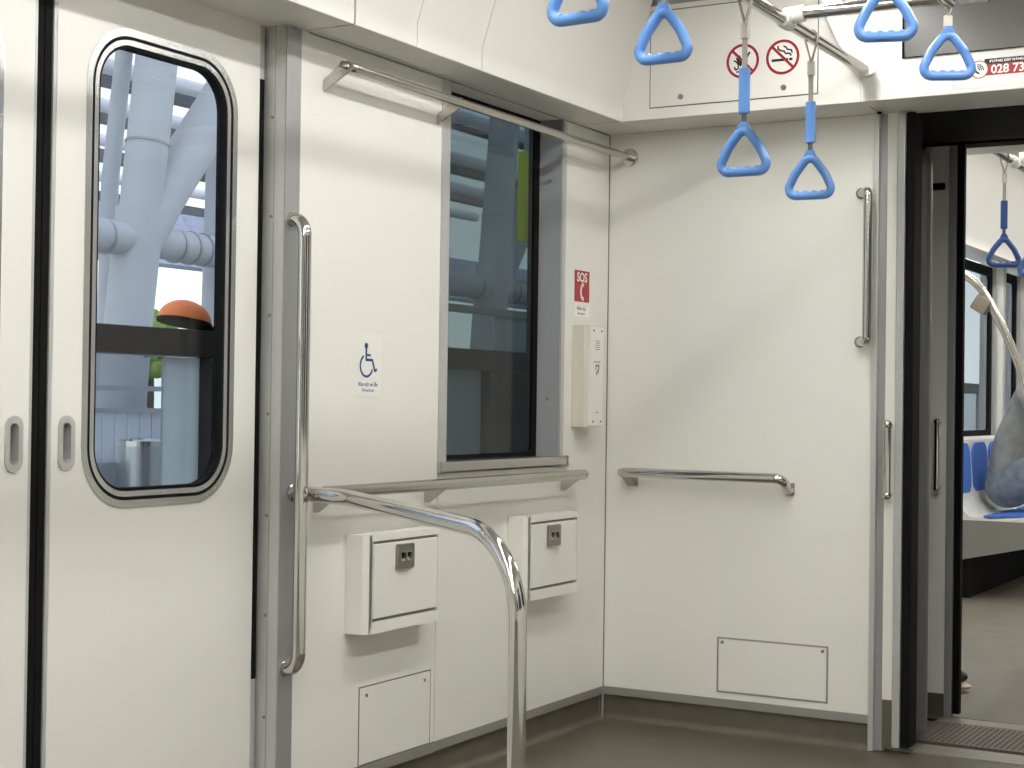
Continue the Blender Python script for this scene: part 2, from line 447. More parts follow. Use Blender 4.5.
# post between door and wall lining
p = structE('trim_22', (-.05, -1.765, 0))
obj('jamb_face', MB().box(-.12, -.031, -1.7965, -1.740, 0, 2.0).box(-.0305, -.001, -1.7965, -1.775, 0, 2.0, .001), ALU, p)
obj('front_face', MB().box(-.030, .0, -1.7745, -1.738, 0, 1.996, .003).box(-.001, .0035, -1.7965, -1.738, 0, 1.996, .0012), ALUD, p)
for z in (1.773, 1.528, 1.284, 1.041, .791, .546, .296):
    obj('screw', MB().disc((-.038, -1.7965, z), (0,-1,0), .0042, .002, 12), DARKST, p)
obj('joint_line', MB().box(-.0325, -.0300, -1.7972, -1.7964, 0, 2.0), ALUD, p)
struct('trim_23', MB().box(-.12, -.02, -3.30, -3.225, 0, 2.0), ALU)

# ------------------------------------------------------------------ rails on the side wall
# tall handrail beside the door
h = thing('door_grab_rail', (.003, -1.770, .4), 'tall polished steel grab rail bent onto the door post', 'handrail')
pts = fillet([(.003, -1.771, 1.522), (.058, -1.786, 1.522), (.058, -1.786, .415), (.003, -1.771, .415)], [.046, .046], 12)
obj('bar', MB().tube(pts, .0165, 20), CHROME, h)
for z in (1.522, .415):
    obj('foot', MB().disc((.0036, -1.771, z), (1,-.25,0), .0178, .003, 20, .001), CHROME, h)
# luggage-height rail with flat plate arms
h = thing('upper_rail', (.03, -.8, 1.9), 'long flat steel rail high on the wall across the dark window', 'handrail')
bar = fillet([(.002, -1.6480, 1.882), (.078, -1.6480, 1.918), (.078, -.002, 1.918)], [.05], 10)
bb = MB().tube([(.078, y, 1.918) for y in (-1.60, -.9, -.012)], .0122, 18)
obj('bar', bb, SATIN, h)
def arm(y):
    b = MB()
    path = [(.001, 1.862), (.001, 1.889), (.060, 1.933), (.078, 1.933), (.0905, 1.924), (.0905, 1.915), (.075, 1.903)]
    M = Matrix(((1,0,0,0),(0,0,1,y-.004),(0,1,0,0),(0,0,0,1)))
    b.prism(path, M, .008)
    return b
a = arm(-1.640); a.tube(fillet([(.056, -1.638, 1.921), (.078, -1.638, 1.918), (.078, -1.595, 1.918)], [.02], 8), .0145, 16)
obj('arm', a, SATIN, h)
obj('arm', arm(-1.104), SATIN, h)
obj('flange', MB().disc((.078, -.001, 1.918), (0,-1,0), .030, .010, 28, .003), CHROME, h)
# wheelchair-height rail
h = thing('low_wall_rail', (.03, -.9, .8), 'waist-high steel rail along the side wall below the dark window', 'handrail')
b = MB(); r = .0165
b.tube([(.058, y, .846) for y in (-1.69, -1.0, -.285)], r, 18)
b.tube([(.058, -.285, .846), (.055, -.272, .846), (.046, -.262, .8445), (.030, -.256, .842)], [r, r*.97, r*.8, r*.45], 18)
obj('bar', b, SATIN, h)
for y in (-1.655, -1.14, -.325):
    M = Matrix(((1,0,0,0),(0,0,1,y-.006),(0,1,0,0),(0,0,0,1)))
    obj('bracket', MB().prism([(.001, .793), (.012, .793), (.068, .833), (.058, .852), (.001, .852)], M, .012), SATIN, h)
# end wall rail
h = thing('low_end_rail', (.37, -.03, .8), 'waist-high steel rail on the end wall', 'handrail')
b = MB()
b.tube(fillet([(.094, -.06, .848), (.655, -.06, .845), (.664, -.012, .806)], [.028], 12), .0165, 18)
b.tube([(.100, -.06, .848), (.086, -.058, .846), (.080, -.05, .842)], [.0165, .015, .010], 18)
obj('bar', b, CHROME, h)
M = Matrix(((0,0,1,.090),(-1,0,0,0),(0,1,0,0),(0,0,0,1)))
obj('bracket', MB().prism([(.001, .800), (.014, .800), (.072, .838), (.06, .856), (.001, .856)], M, .032), DARKST, h)
obj('bracket', MB().prism([(.001, .792), (.012, .792), (.03, .815), (.03, .83), (.001, .83)], Matrix(((0,0,1,.652),(-1,0,0,0),(0,1,0,0),(0,0,0,1))), .026), DARKST, h)
# vertical grab bar at the gangway
h = thing('vertical_grab_bar', (.90, -.03, 1.28), 'upright steel grab bar high on the end wall beside the gangway', 'handrail')
obj('bar', MB().tube(fillet([(.889, -.002, 1.752), (.9255, -.055, 1.752), (.9255, -.055, 1.283), (.889, -.002, 1.283)], [.014, .014], 8), .0145, 20), CHROME, h)
for z in (1.752, 1.283):
    obj('foot', MB().disc((.888, -.0005, z), (0,-1,0), .0175, .007, 20, .002), DARKST, h)
# curved stanchion by the door
h = thing('stanchion', (.785, -1.99, 0), 'thick bent steel pole running from the door post down to the floor', 'pole')
pts = fillet([(.005, -1.744, .846), (.165, -1.746, .842), (.785, -1.990, .793), (.785, -1.990, .0)], [.16, .19], 16)
obj('pole', MB().tube(pts, .0195, 24), CHROME, h)
obj('collar', MB().disc((.004, -1.748, .847), (1,0,0), .023, .006, 24, .002), CHROME, h)
obj('floor_flange', MB().disc((.785, -1.990, .0005), (0,0,1), .042, .008, 28, .003), SATIN, h)

# ------------------------------------------------------------------ wall lockers
def locker(y0, y1, yl, label):
    h = thing('wall_locker', (.0, (y0+y1)/2, .47), label, 'locker', 'white lockers under the wall rail')
    z0, z1 = .470, .728
    b = bmesh.new()
    x1 = .062
    # body with a chamfered left edge and recess
    body = MB()
    body.plate([(y0+.02, z0), (y1, z0), (y1, z1), (y0+.02, z1)], [[(y0+.036, z0+.030), (y1-.006, z0+.030), (y1-.006, z1-.018), (y0+.036, z1-.018)]], .012, F_left(x1-.012, 0, 0))
    body.prism([(.001, y0), (.05, y0+.006), (x1, y0+.0195), (x1, y0+.034), (.001, y0+.034)], Matrix(((1,0,0,0),(0,1,0,0),(0,0,1,z0)  ,(0,0,0,1))), z1-z0)
    body.box(.001, x1-.0125, y0+.034, y1, z0, z0+.018).box(.001, x1-.0125, y0+.034, y1, z1-.014, z1).box(.001, .035, y0+.034, y1, z0+.018, z1-.014).box(.035, x1-.0125, y1-.004, y1, z0+.018, z1-.014)
    obj('housing', body, LOCKP, h)
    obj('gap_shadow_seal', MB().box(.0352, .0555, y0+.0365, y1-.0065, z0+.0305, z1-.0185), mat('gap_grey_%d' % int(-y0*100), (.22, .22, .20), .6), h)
    lid = obj('lid', MB().box(.056, x1+.0015, y0+.0405, y1-.0095, z0+.0385, z1-.0255, .0025), LOCKP, h)
    zl = .663; yl -= .009
    L = MB().plate(rrect(yl-.039, yl+.039, zl-.033, zl+.033, .006), [rrect(yl-.023, yl-.003, zl-.012, zl+.010, .004), rrect(yl+.006, yl+.026, zl-.012, zl+.010, .004)], .009, F_left(x1+.0015, 0, 0))
    lt = obj('latch', L, DARKST, lid)
    obj('latch_slot', MB().box(x1+.0016, x1+.0022, yl-.03, yl+.03, zl-.024, zl+.014), BLACK, lt)
    obj('latch_tongue', MB().box(x1+.0022, x1+.006, yl-.022, yl+.025, zl-.012, zl-.004, .0015), CHROME, lt)
    return h
locker(-1.517, -1.160, -1.330, 'white wall locker with steel latch nearer the door')
locker(-.672, -.322, -.488, 'white wall locker with steel latch nearer the end wall')
# access covers
def cover_left():
    h = thing('access_cover', (0, -1.27, .10), 'flat white access cover low on the side wall', 'panel')
    obj('plate', MB().box(.0003, .0022, -1.445, -1.102, .115, .317, .0008), WHITE, h)
    obj('rim', MB().plate([(-1.4485, .114), (-1.0985, .114), (-1.0985, .3205), (-1.4485, .3205)], [[(-1.4455, .1148), (-1.1015, .1148), (-1.1015, .3175), (-1.4455, .3175)]], .0012, F_left(.0001, 0, 0)), SEAM, h)
    for y in (-1.415, -1.132):
        obj('screw', MB().disc((.0022, y, .295), (1,0,0), .0045, .002, 12), DARKST, h)
cover_left()
h = thing('access_cover', (.606, 0, .135), 'framed white access cover low on the end wall', 'panel')
obj('plate', MB().box(.423, .790, -.0026, -.0004, .140, .3095, .0008), WHITE, h)
obj('rim', MB().plate([(.417, .134), (.796, .134), (.796, .3155), (.417, .3155)], [[(.4225, .1395), (.7905, .1395), (.7905, .310), (.4225, .310)]], .0018, F_end(0, -.0002, 0)), ALUD, h)
for x in (.436, .778):
    obj('screw', MB().disc((x, -.0026, .299), (0,-1,0), .0055, .0025, 14), DARKST, h)
h = thing('access_cover', (.529, -.21, 2.037), 'large white ceiling-height cover behind the prohibition signs', 'panel')
obj('plate', MB().box(.2485, .8105, -.2122, -.2103, 2.040, 2.349), PAINT, h)
obj('rim', MB().plate([(.2455, 2.0365), (.8135, 2.0365), (.8135, 2.3525), (.2455, 2.3525)], [[(.2483, 2.0398), (.8107, 2.0398), (.8107, 2.3492), (.2483, 2.3492)]], .0012, F_end(0, -.2101, 0)), SEAM, h)
for x in (.356, .703):
    obj('bolt', MB().disc((x, -.2122, 2.066), (0,-1,0), .0085, .004, 16), DARKST, h)

# ------------------------------------------------------------------ SOS phone and stickers
h = thing('emergency_phone', (.0, -.16, .998), 'white emergency intercom box mounted in the corner under the SOS sticker', 'intercom')
b = MB()
b.prism([(.001, -.262), (.045, -.262), (.0545, -.253), (.0545, -.1465), (.049, -.141), (.001, -.141)], Matrix(((1,0,0,0),(0,1,0,0),(0,0,1,1.000),(0,0,0,1))), .335)
obj('housing', b, CREAMPL, h)
b = MB().box(.0545, .060, -.250, -.149, 1.004, 1.331, .002); obj('front_plate', b, WHITEPL, h)
for y, z in ((-.222, 1.318), (-.165, 1.318), (-.222, 1.018), (-.165, 1.018)):
    obj('screw', MB().disc((.060, y, z), (1,0,0), .004, .0015, 12), DARKST, h)
for k in range(5):
    obj('speaker_slot', MB().box(.060, .0606, -.21+.002*(k % 2), -.178, 1.283-.007*k, 1.2855-.007*k), GREYINK, h)
Mp = F_left(.060, -.194, 0)
b = MB().box(.060, .0606, -.222, -.172, 1.2135, 1.2165)
b.stroke([(-.010, 1.203), (.010, 1.203), (.010, 1.192), (-.002, 1.182), (-.006, 1.172)], .008, Mp, .0006)
b.stroke([(-.011, 1.202), (-.011, 1.188)], .006, Mp, .0006).stroke([(.008, 1.186), (.011, 1.176)], .004, Mp, .0006)
obj('call_symbol', b, GREYINK, h)
obj('call_lamp', MB().disc((.060, -.193, 1.048), (1,0,0), .003, .0012, 12), RED, h)

h = thing('sos_sticker', (.0, -.2, 1.36), 'red sticker reading SOS with a white telephone handset', 'sticker')
obj('backing', MB().box(.0002, .0006, -.254, -.142, 1.366, 1.521), STICK, h)
obj('red_field', MB().box(.0010, .0014, -.2515, -.1445, 1.4145, 1.5185), RED, h)
Ms = F_left(.0014, -.198, 0)
obj('lettering', MB().text('SOS', .043, Ms @ Matrix.Translation((0, 1.4945, 0)), .0005, bold=.0010, xs=.98), STICK, h)
ha = MB()
ha.stroke([(.006, 1.474), (-.004, 1.466), (-.009, 1.449), (-.004, 1.431), (.006, 1.423)], .0105, Ms, .0005)
ha.stroke([(.003, 1.4735), (.012, 1.470)], .013, Ms, .0005).stroke([(.003, 1.4235), (.012, 1.427)], .013, Ms, .0005)
obj('handset_symbol', ha, STICK, h)
sm = MB().text('Khẩn cấp', .0155, Ms @ Matrix.Translation((-.004, 1.392, -.0004)), .0004, bold=.0003)
sm.text('Emergency', .0125, Ms @ Matrix.Translation((-.004, 1.376, -.0004)), .0004)
obj('small_print', sm, GREYINK, h)

h = thing('wheelchair_sticker', (.0, -1.427, 1.085), 'white sticker with a blue wheelchair symbol on the side wall', 'sticker')
obj('backing', MB().box(.0004, .0010, -1.484, -1.368, 1.086, 1.252, .0002, 1), STICK, h)
Ms = F_left(.0010, -1.427, 1.17)
s_ = MB()
s_.prism(circ(-.0105, .0525, .0078, 16), Ms, .0005)
s_.stroke([(-.0105, .046), (-.0105, .015), (.018, .015), (.030, -.014), (.0395, -.009)], .0070, Ms, .0005)
s_.stroke([(-.0105, .028), (.010, .028)], .0055, Ms, .0005)
s_.stroke([(-.0085+.0285*math.cos(t), -.0005+.0285*math.sin(t)) for t in [math.radians(118+i*8.6) for i in range(27)]], .0062, Ms, .0005)
obj('wheelchair_symbol', s_, NAVY, h)
sm = MB().text('Khu vực xe lăn', .0150, Ms @ Matrix.Translation((0, -.050, 0)), .0004, bold=.0003, xs=.95)
sm.text('Wheelchair', .0125, Ms @ Matrix.Translation((0, -.0655, 0)), .0004)
obj('small_print', sm, NAVY, h)

# prohibition signs on the header
def ban(x, z, kind, label):
    h = thing('prohibition_sign', (x, -.213, z-.06), label, 'sign', 'round red prohibition signs')
    Mb = F_end(x, -.2123, z)
    R = .0545
    obj('backing', MB().prism(circ(0, 0, R+.003, 40), Mb, .0006), STICK, h)
    Mi = F_end(x, -.2129, z)
    k = MB()
    if kind == 'smoke':
        k.prism([(-.036, -.0125), (.018, -.0125), (.018, -.0045), (-.036, -.0045)], Mi, .0005)
        k.prism([(.021, -.0125), (.032, -.0125), (.032, -.0045), (.021, -.0045)], Mi, .0005)
        k.stroke([(-.016, .036), (-.015, .026), (-.006, .020), (.004, .018), (.010, .010), (.022, .010), (.028, .002)], .0052, Mi, .0005)
        k.stroke([(.002, .034), (.010, .030), (.016, .022), (.028, .020), (.031, .010)], .0048, Mi, .0005)
    else:
        k.stroke([(-.030, .004), (-.020, -.002), (-.014, -.012), (-.016, -.024), (-.024, -.026), (-.028, -.016)], .0048, Mi, .0005)
        k.prism([(-.024, .014), (-.016, .010), (-.010, .020), (-.004, .008), (.000, -.004), (-.006, -.018), (-.014, -.010), (-.020, .002)], Mi, .0005)
        k.stroke([(.002, -.004), (.012, .008), (.020, .022), (.024, .026)], .006, Mi, .0005)
        k.stroke([(-.022, -.033), (.004, -.033)], .0045, Mi, .0005)
    obj('pictogram', k, INK, h)
    r = MB().plate(circ(0, 0, R, 48), [circ(0, 0, R-.0085, 48)], .0006, F_end(x, -.2134, z))
    r.stroke([(-.034, .034), (.034, -.034)], .0085, F_end(x, -.2134, z), .0006)
    obj('red_ring', r, REDD, h)
ban(.567, 2.161, 'fire', 'round red sign forbidding open flames behind a hanging strap')
ban(.699, 2.161, 'smoke', 'round red no-smoking sign with a black cigarette')

# display and hotline sticker over the gangway
h = thing('display_panel', (1.35, -.2105, 2.12), 'dark blank display panel above the gangway', 'display')
obj('frame', MB().plate([(1.0745, 2.1205), (1.66, 2.1205), (1.66, 2.335), (1.0745, 2.335)], [[(1.080, 2.1225), (1.6545, 2.1225), (1.6545, 2.3295), (1.080, 2.3295)]], .006, F_end(0, -.2105, 0)), BLACK, h)
obj('screen', MB().box(1.0802, 1.6543, -.2125, -.2105, 2.1227, 2.3293), SCREEN, h)
h = thing('hotline_sticker', (1.46, -.2105, 2.03), 'red hotline sticker with white digits above the gangway', 'sticker')
obj('backing', MB().box(1.222, 1.66, -.2111, -.2104, 2.0135, 2.1135), mat('clear_sticker', (.72, .70, .70), .2), h)
Mh = F_end(0, -.2111, 0)
obj('red_field', MB().prism(rrect(1.308, 1.640, 2.0475, 2.0795, .004, 4), Mh, .0005), RED, h)
obj('black_band', MB().prism([(1.316, 2.0797), (1.640, 2.0797), (1.640, 2.0960), (1.316, 2.0960)], Mh, .0005), INK, h)
obj('round_badge', MB().prism(circ(1.302, 2.0665, .0245, 32), F_end(0, -.2116, 0), .0005), STICK, h)
obj('badge_ring', MB().plate(circ(1.302, 2.0665, .0265, 32), [circ(1.302, 2.0665, .0235, 32)], .0005, F_end(0, -.2117, 0)), RED, h)
Mq = F_end(1.302, -.2122, 2.0665)
pk = MB().stroke([(-.013, .006), (-.010, -.006), (.000, -.012)], .0055, Mq, .0004)
for rr in (.007, .0125, .018):
    pk.stroke([(-.006+rr*math.cos(math.radians(a)), -.003+rr*math.sin(math.radians(a))) for a in range(0, 91, 15)], .003, Mq, .0004)
obj('ringing_phone_symbol', pk, INK, h)
obj('digits', MB().text('028 73', .0345, F_end(1.335, -.2116, 2.0632), .0005, 'LEFT', bold=.0008), STICK, h)
obj('heading', MB().text('ĐƯỜNG DÂY NÓNG', .0102, F_end(1.331, -.2116, 2.0878), .0004, 'LEFT', bold=.0003), STICK, h)

# ------------------------------------------------------------------ overhead rails and hanging straps
RX, RZ = .970, 2.090
h = thing('overhead_rail', (RX, -2, RZ), 'long overhead steel rail running to the end header', 'rail')
obj('bar', MB().tube([(RX, y, RZ) for y in (-5.5, -2, -.25, -.2105)], .0165, 18), CHROME, h)
obj('end_socket', MB().tube([(RX, -.246, RZ), (RX, -.211, RZ)], .0185, 18), CHROME, h)
br = MB()
br.prism([(.826, 2.4195), (.838, 2.312), (.859, 2.249), (.893, 2.173), (.930, 2.110), (.948, 2.084), (.958, 2.070), (.985, 2.068), (1.000, 2.076), (1.004, 2.086), (.985, 2.118), (.960, 2.157), (.930, 2.212), (.912, 2.262), (.902, 2.305), (.889, 2.4195)], F_end(0, -.252, 0), .007)
obj('hanger', br, WHITEPL, h)
h = thing('cross_rail', (1.3, -.930, 2.104), 'short overhead steel rail crossing the car near the end wall', 'rail')
obj('bar', MB().tube([(x, -.930, 2.104) for x in (.985, 1.4, 1.755)], .0165, 18), CHROME, h)
def tee(x):
    return MB().tube([(x, -.960, 2.091), (x, -.900, 2.091)], .0215, 20).tube([(x, -.930, 2.102), (x+.052, -.930, 2.1045)], .0215, 20)
obj('tee_joint', tee(RX), WHITEPL, h)
b = MB().tube([(1.425, -.930, 2.104), (1.49, -.930, 2.104)], .0215, 20); obj('tee_joint', b, WHITEPL, h)
h = thing('overhead_rail', (1.40, -2.5, RZ), 'overhead steel rail along the middle of the car', 'rail')
obj('bar', MB().tube([(1.40, -5.5, RZ), (1.40, -.935, RZ)], .0165, 18), CHROME, h)

def strap(long_, drop, name='hanging_strap'):
    """local frame: rail axis along y through the origin, handle in the xz plane; returns root at origin"""
    r = bpy.data.objects.new(name, None); r.empty_display_size = .05; COL.objects.link(r); WO[r.name] = Vector((0,0,0))
    H = .136; zt = -drop+H          # z of the handle apex
    zc = -.070 if long_ else -.050  # where the two sides of the loop meet
    R = .0185
    # band: over the rail and down both sides to the buckle
    pts = [(0, zc)] + [(R*1.02*math.cos(t), R*1.02*math.sin(t)) for t in [math.radians(-15+i*21) for i in range(11)]] + [(0, zc)]
    b = MB()
    for i in range(len(pts)-1):
        p = Vector((pts[i][0]*1.0, 0, pts[i][1])); q = Vector((pts[i+1][0], 0, pts[i+1][1]))
        d = (q-p).normalized(); n = Vector((-d.z, 0, d.x))*.0012; wv = Vector((0, .0085, 0))
        b._add([p-wv-n, p+wv-n, p+wv+n, p-wv+n, q-wv-n, q+wv-n, q+wv+n, q-wv+n], [(0,1,2,3),(4,7,6,5),(0,4,5,1),(1,5,6,2),(2,6,7,3),(3,7,4,0)])
    lo = obj('loop', b, WEB, r)
    bk = .036 if long_ else .026
    obj('buckle', MB().box(-.0105, .0105, -.0075, .0075, zc-bk, zc+.004, .003), CREAMPL, r)
    if long_:
        zs1 = zt+.018; zs0 = zs1+.115
        obj('webbing', MB().box(-.0065, .0065, -.0016, .0016, zs0-.01, zc-bk+.004), WEB, r)
        obj('sleeve', MB().box(-.0135, .0135, -.0075, .0075, zs1, zs0, .0045, 3), BLUE, r)
        obj('link', MB().box(-.0065, .0065, -.002, .002, zt-.012, zs1+.004, .001), SEAM, r)
    else:
        obj('webbing', MB().box(-.0075, .0075, -.0016, .0016, zt-.012, zc-bk+.004), WEB, r)
    # handle: rounded triangle ring, oval section, finger grips along the bottom
    W = .160; rb = .0115
    A = Vector((0, 0, zt-.012)); L = Vector((-W/2+.011, 0, zt-H+.0105)); Q = Vector((W/2-.011, 0, zt-H+.0105))
    ml = (A+L)/2+Vector((-.007, 0, .003)); mr = (A+Q)/2+Vector((.007, 0, .003)); st0 = (L+Q)/2
    loop = fillet([st0, Q, mr, A, ml, L, st0], [.020, .10, .020, .10, .020], 9)[:-1]
    hb = MB().tube(loop, rb, 14, closed=True, rx=.0140, up=(0,0,1) if False else None)
    M = Matrix(((1,0,0,0),(0,0,1,-.0085),(0,1,0,0),(0,0,0,1)))
    hb.prism([(-.009, zt-.002), (.009, zt-.002), (.017, zt-.020), (.0235, zt-.036), (.0, zt-.026), (-.0235, zt-.036), (-.017, zt-.020)], M, .017)
    for k in range(4):
        hb.ball((-.036+.024*k, 0, zt-H+.0160), .0110, 12, (1.05, .95, .85))
    obj('handle', hb, BLUE, r, angle=50)
    return r
def place(r, x, y, z, rot, label, group='blue hand straps on the overhead rails'):
    r.location = (x, y, z); r.rotation_euler = (0, 0, math.radians(rot)); tag(r, label, 'hand strap', group)
long_proto = strap(True, .446); short_proto = strap(False, .260)
place(long_proto, RX, -1.215, RZ, 2, 'blue hand strap with a long sleeve hanging in front of the open-flame sign')
s2 = copy_tree(long_proto); place(s2, RX, -.725, RZ, 6, 'blue hand strap with a long sleeve hanging right of the no-smoking sign')
place(short_proto, RX, -2.11, RZ, -3, 'blue triangular strap handle cut by the top edge, leftmost of the row')
s4 = copy_tree(short_proto); place(s4, RX, -1.70, RZ, 0, 'blue triangular strap handle in front of the seam where side cove and end header meet')
tiny = strap(False, .208); place(tiny, 1.396, -.930, 2.104, 24, 'blue triangular strap handle hanging from the cross rail before the dark display')
s5 = copy_tree(tiny); place(s5, 1.400, -1.470, RZ, 16, 'blue triangular strap handle cut by the top edge above the display panel corner')

# ------------------------------------------------------------------ gangway to the next car
GY = .70
struct('floor.001', MB().box(.2, 2.5, .056, .24, -.06, -.008), BLACK)
struct('trim_24', MB().box(.96, 1.74, .058, .118, -.05, .004, .002), SILLM)
struct('trim_25', MB().box(.96, 1.74, .130, .218, -.05, -.002, .002), SILLM)
tp = MB().prism([(.86, .252), (1.85, .232), (1.85, .585), (.86, .585)], F_floor(0, 0, -.012), .014)
for i_ in range(38):
    for j_ in range(17):
        cx, cy = 1.035+.0185*i_, .262+.0188*j_
        a_ = PI/4 if (i_+j_) % 2 else -PI/4
        if cx > 1.70: continue
        ux, uy = math.cos(a_), math.sin(a_)
        L_, W_ = .0105, .0040
        P_ = [(cx+ux*L_, cy+uy*L_, .002), (cx-uy*W_, cy+ux*W_, .002), (cx-ux*L_, cy-uy*L_, .002), (cx+uy*W_, cy-ux*W_, .002), (cx, cy, .0056)]
        tp._add(P_, [(0,1,4),(1,2,4),(2,3,4),(3,0,4)])
struct('floor.002', tp, TREADD, angle=5)
struct('trim_26', MB().box(.98, 1.72, .590, .684, -.05, .003, .002), SILLM)
struct('floor.003', MB().box(.2, 2.5, .24, .70, -.06, -.013), BLACK)
struct('wall_gangway', MB().box(.82, .86, .05, GY+.05, -.05, 2.05).box(1.84, 1.88, .05, GY+.05, -.05, 2.05).box(.82, 1.88, .06, GY, 2.001, 2.06), BLACK)
# grey rounded side plates of the gangway
for X, sg, n in ((.990, 1, 'trim_27'), (1.710, -1, 'trim_28')):
    b = MB().tube([(X, .34, .02), (X, .34, 1.86), (X, .34, 1.90), (X, .34, 1.918), (X, .34, 1.934)], [.030, .030, .028, .020, .008], 20)
    b.box(X-.06*sg, X-.02*sg, .31, .40, .02, 1.93, .01)
    struct(n, b, mat('gangway_grey_'+n[-2:], (.17, .165, .155), .35))
# far bulkhead
def far(sgn):
    X = lambda x: 1.35 + sgn*(x-1.35)
    k = 0 if sgn > 0 else 1
    struct('wall_far' if not k else 'wall_far.001', MB().box(X(.918), X(.982), GY, GY+.03, .078, 2.0, .002), WHITE)
    struct('baseboard_far' if not k else 'baseboard_far.001', MB().box(X(.918), X(.982), GY+.004, GY+.06, .0, .0775), KICK)
    struct('trim_29' if not k else 'trim_30', MB().box(X(.9825), X(1.010), GY-.006, GY+.03, .0, 2.0, .003), ALUD)
    struct('trim_31' if not k else 'trim_32', MB().box(X(1.0105), X(1.035), GY, GY+.03, .012, 2.001, .003), BLACK)
    struct('trim_33' if not k else 'trim_34', MB().box(X(.898), X(.9175), GY-.01, GY+.05, .0, 2.0, .002), ALU)
    struct('wall_far.002' if not k else 'wall_far.003', MB().box(X(.0), X(.905), GY+.045, GY+.10, 0, 2.0), WHITE)
    struct('trim_35' if not k else 'trim_36', MB().box(X(.860), X(.885), GY, GY+.05, 1.40, 1.95).box(X(.87), X(.97), GY-.02, GY-.005, 1.845, 1.868, .002), BLACK)
far(1); far(-1)
struct('wall_far.004', MB().box(0, CARW, GY+.0, GY+.25, 2.002, 2.42), PAINT)
struct('trim_37', MB().box(.80, 1.90, GY-.05, GY+.09, 2.001, 2.03), BLACK)
# small upright handles on both bulkheads
def grip(x, y, z0, z1, r, label):
    h = thing('grip_handle', (x, y, z0), label, 'handle', 'short upright handles at the gangway')
    obj('bar', MB().tube([(x, y-.030, z0-.006), (x, y-.030, z1+.006)], r, 16), CHROME, h)
    for z in (z0+.002, z1-.002):
        obj('foot', MB().tube([(x, y-.0005, z), (x, y-.03, z)], .010, 14).ball((x, y-.030, z + (.004 if z > .9 else -.004)), r*1.25, 14), CHROME, h)
grip(.987, .0, .806, 1.022, .0118, 'short upright steel handle on the cream strip left of the black door edge')
grip(.957, GY, .800, 1.028, .0098, 'short upright steel handle inside the gangway on the far strip')

# ------------------------------------------------------------------ next car
NY0, NY1 = GY+.09, 12.
struct('floor.004', MB().box(-.12, CARW+.1, .705, NY1, -.06, .0), FLOORN)
struct('ceiling.001', MB().box(-.12, CARW+.1, GY+.25, NY1, 2.42, 2.5), PAINT)
struct('wall_right.001', MB().box(CARW, CARW+.1, GY+.1, NY1, 0, 2.42), ROOMD)
struct('wall_back.001', MB().box(-.12, CARW+.1, NY1, NY1+.1, 0, 2.42), ROOMD)
poly = [(-.14, 2.05), (.0, 2.05), (.20, 2.00), (.205, 2.06), (.30, 2.21), (.46, 2.42), (-.14, 2.42)]
struct('trim_38', MB().prism(poly, Matrix(((1,0,0,0),(0,0,1,GY+.26),(0,1,0,0),(0,0,0,1))), NY1-GY-.27), COVE)
struct('trim_39', MB().box(.50, .52, 1.2, 9, 2.4185, 2.4205).box(.62, .66, 5.2, 9, 2.41, 2.4205), SEAM)
w = MB().box(-.10, 0, GY+.1, NY1, 0, .895)
wins = [(4.86, 5.70), (5.98, 6.42), (6.66, 7.5), (7.8, 8.6), (2.2, 3.0), (3.3, 4.5)]
edges = [GY+.1, 2.2, 3.0, 3.3, 4.5, 4.86, 5.70, 5.98, 6.42, 6.66, 7.5, 7.8, 8.6, NY1]
for i in range(0, len(edges), 2): w.box(-.10, 0, edges[i], edges[i+1], .895, 2.05)
struct('wall_left.003', w, WHITE)
for i, (a, c) in enumerate(sorted(wins)):
    wd = structE('window_%d' % (i+2), (-.05, (a+c)/2, .9))
    obj('window_frame', MB().box(-.02, .006, a-.05, a+.005, .88, 2.02, .003).box(-.02, .006, c-.005, c+.05, .88, 2.02, .003).box(-.02, .006, a-.05, c+.05, .88, .905), ALU, wd)
    obj('gasket', MB().plate([(a, .9), (c, .9), (c, 2.0), (a, 2.0)], [rrect(a+.06, c-.06, .94, 1.94, .03)], .02, F_left(-.04, 0, 0)), BLACK, wd)
    obj('pane', MB().box(-.034, -.031, a+.02, c-.02, .92, 1.98), GLASSN, wd)
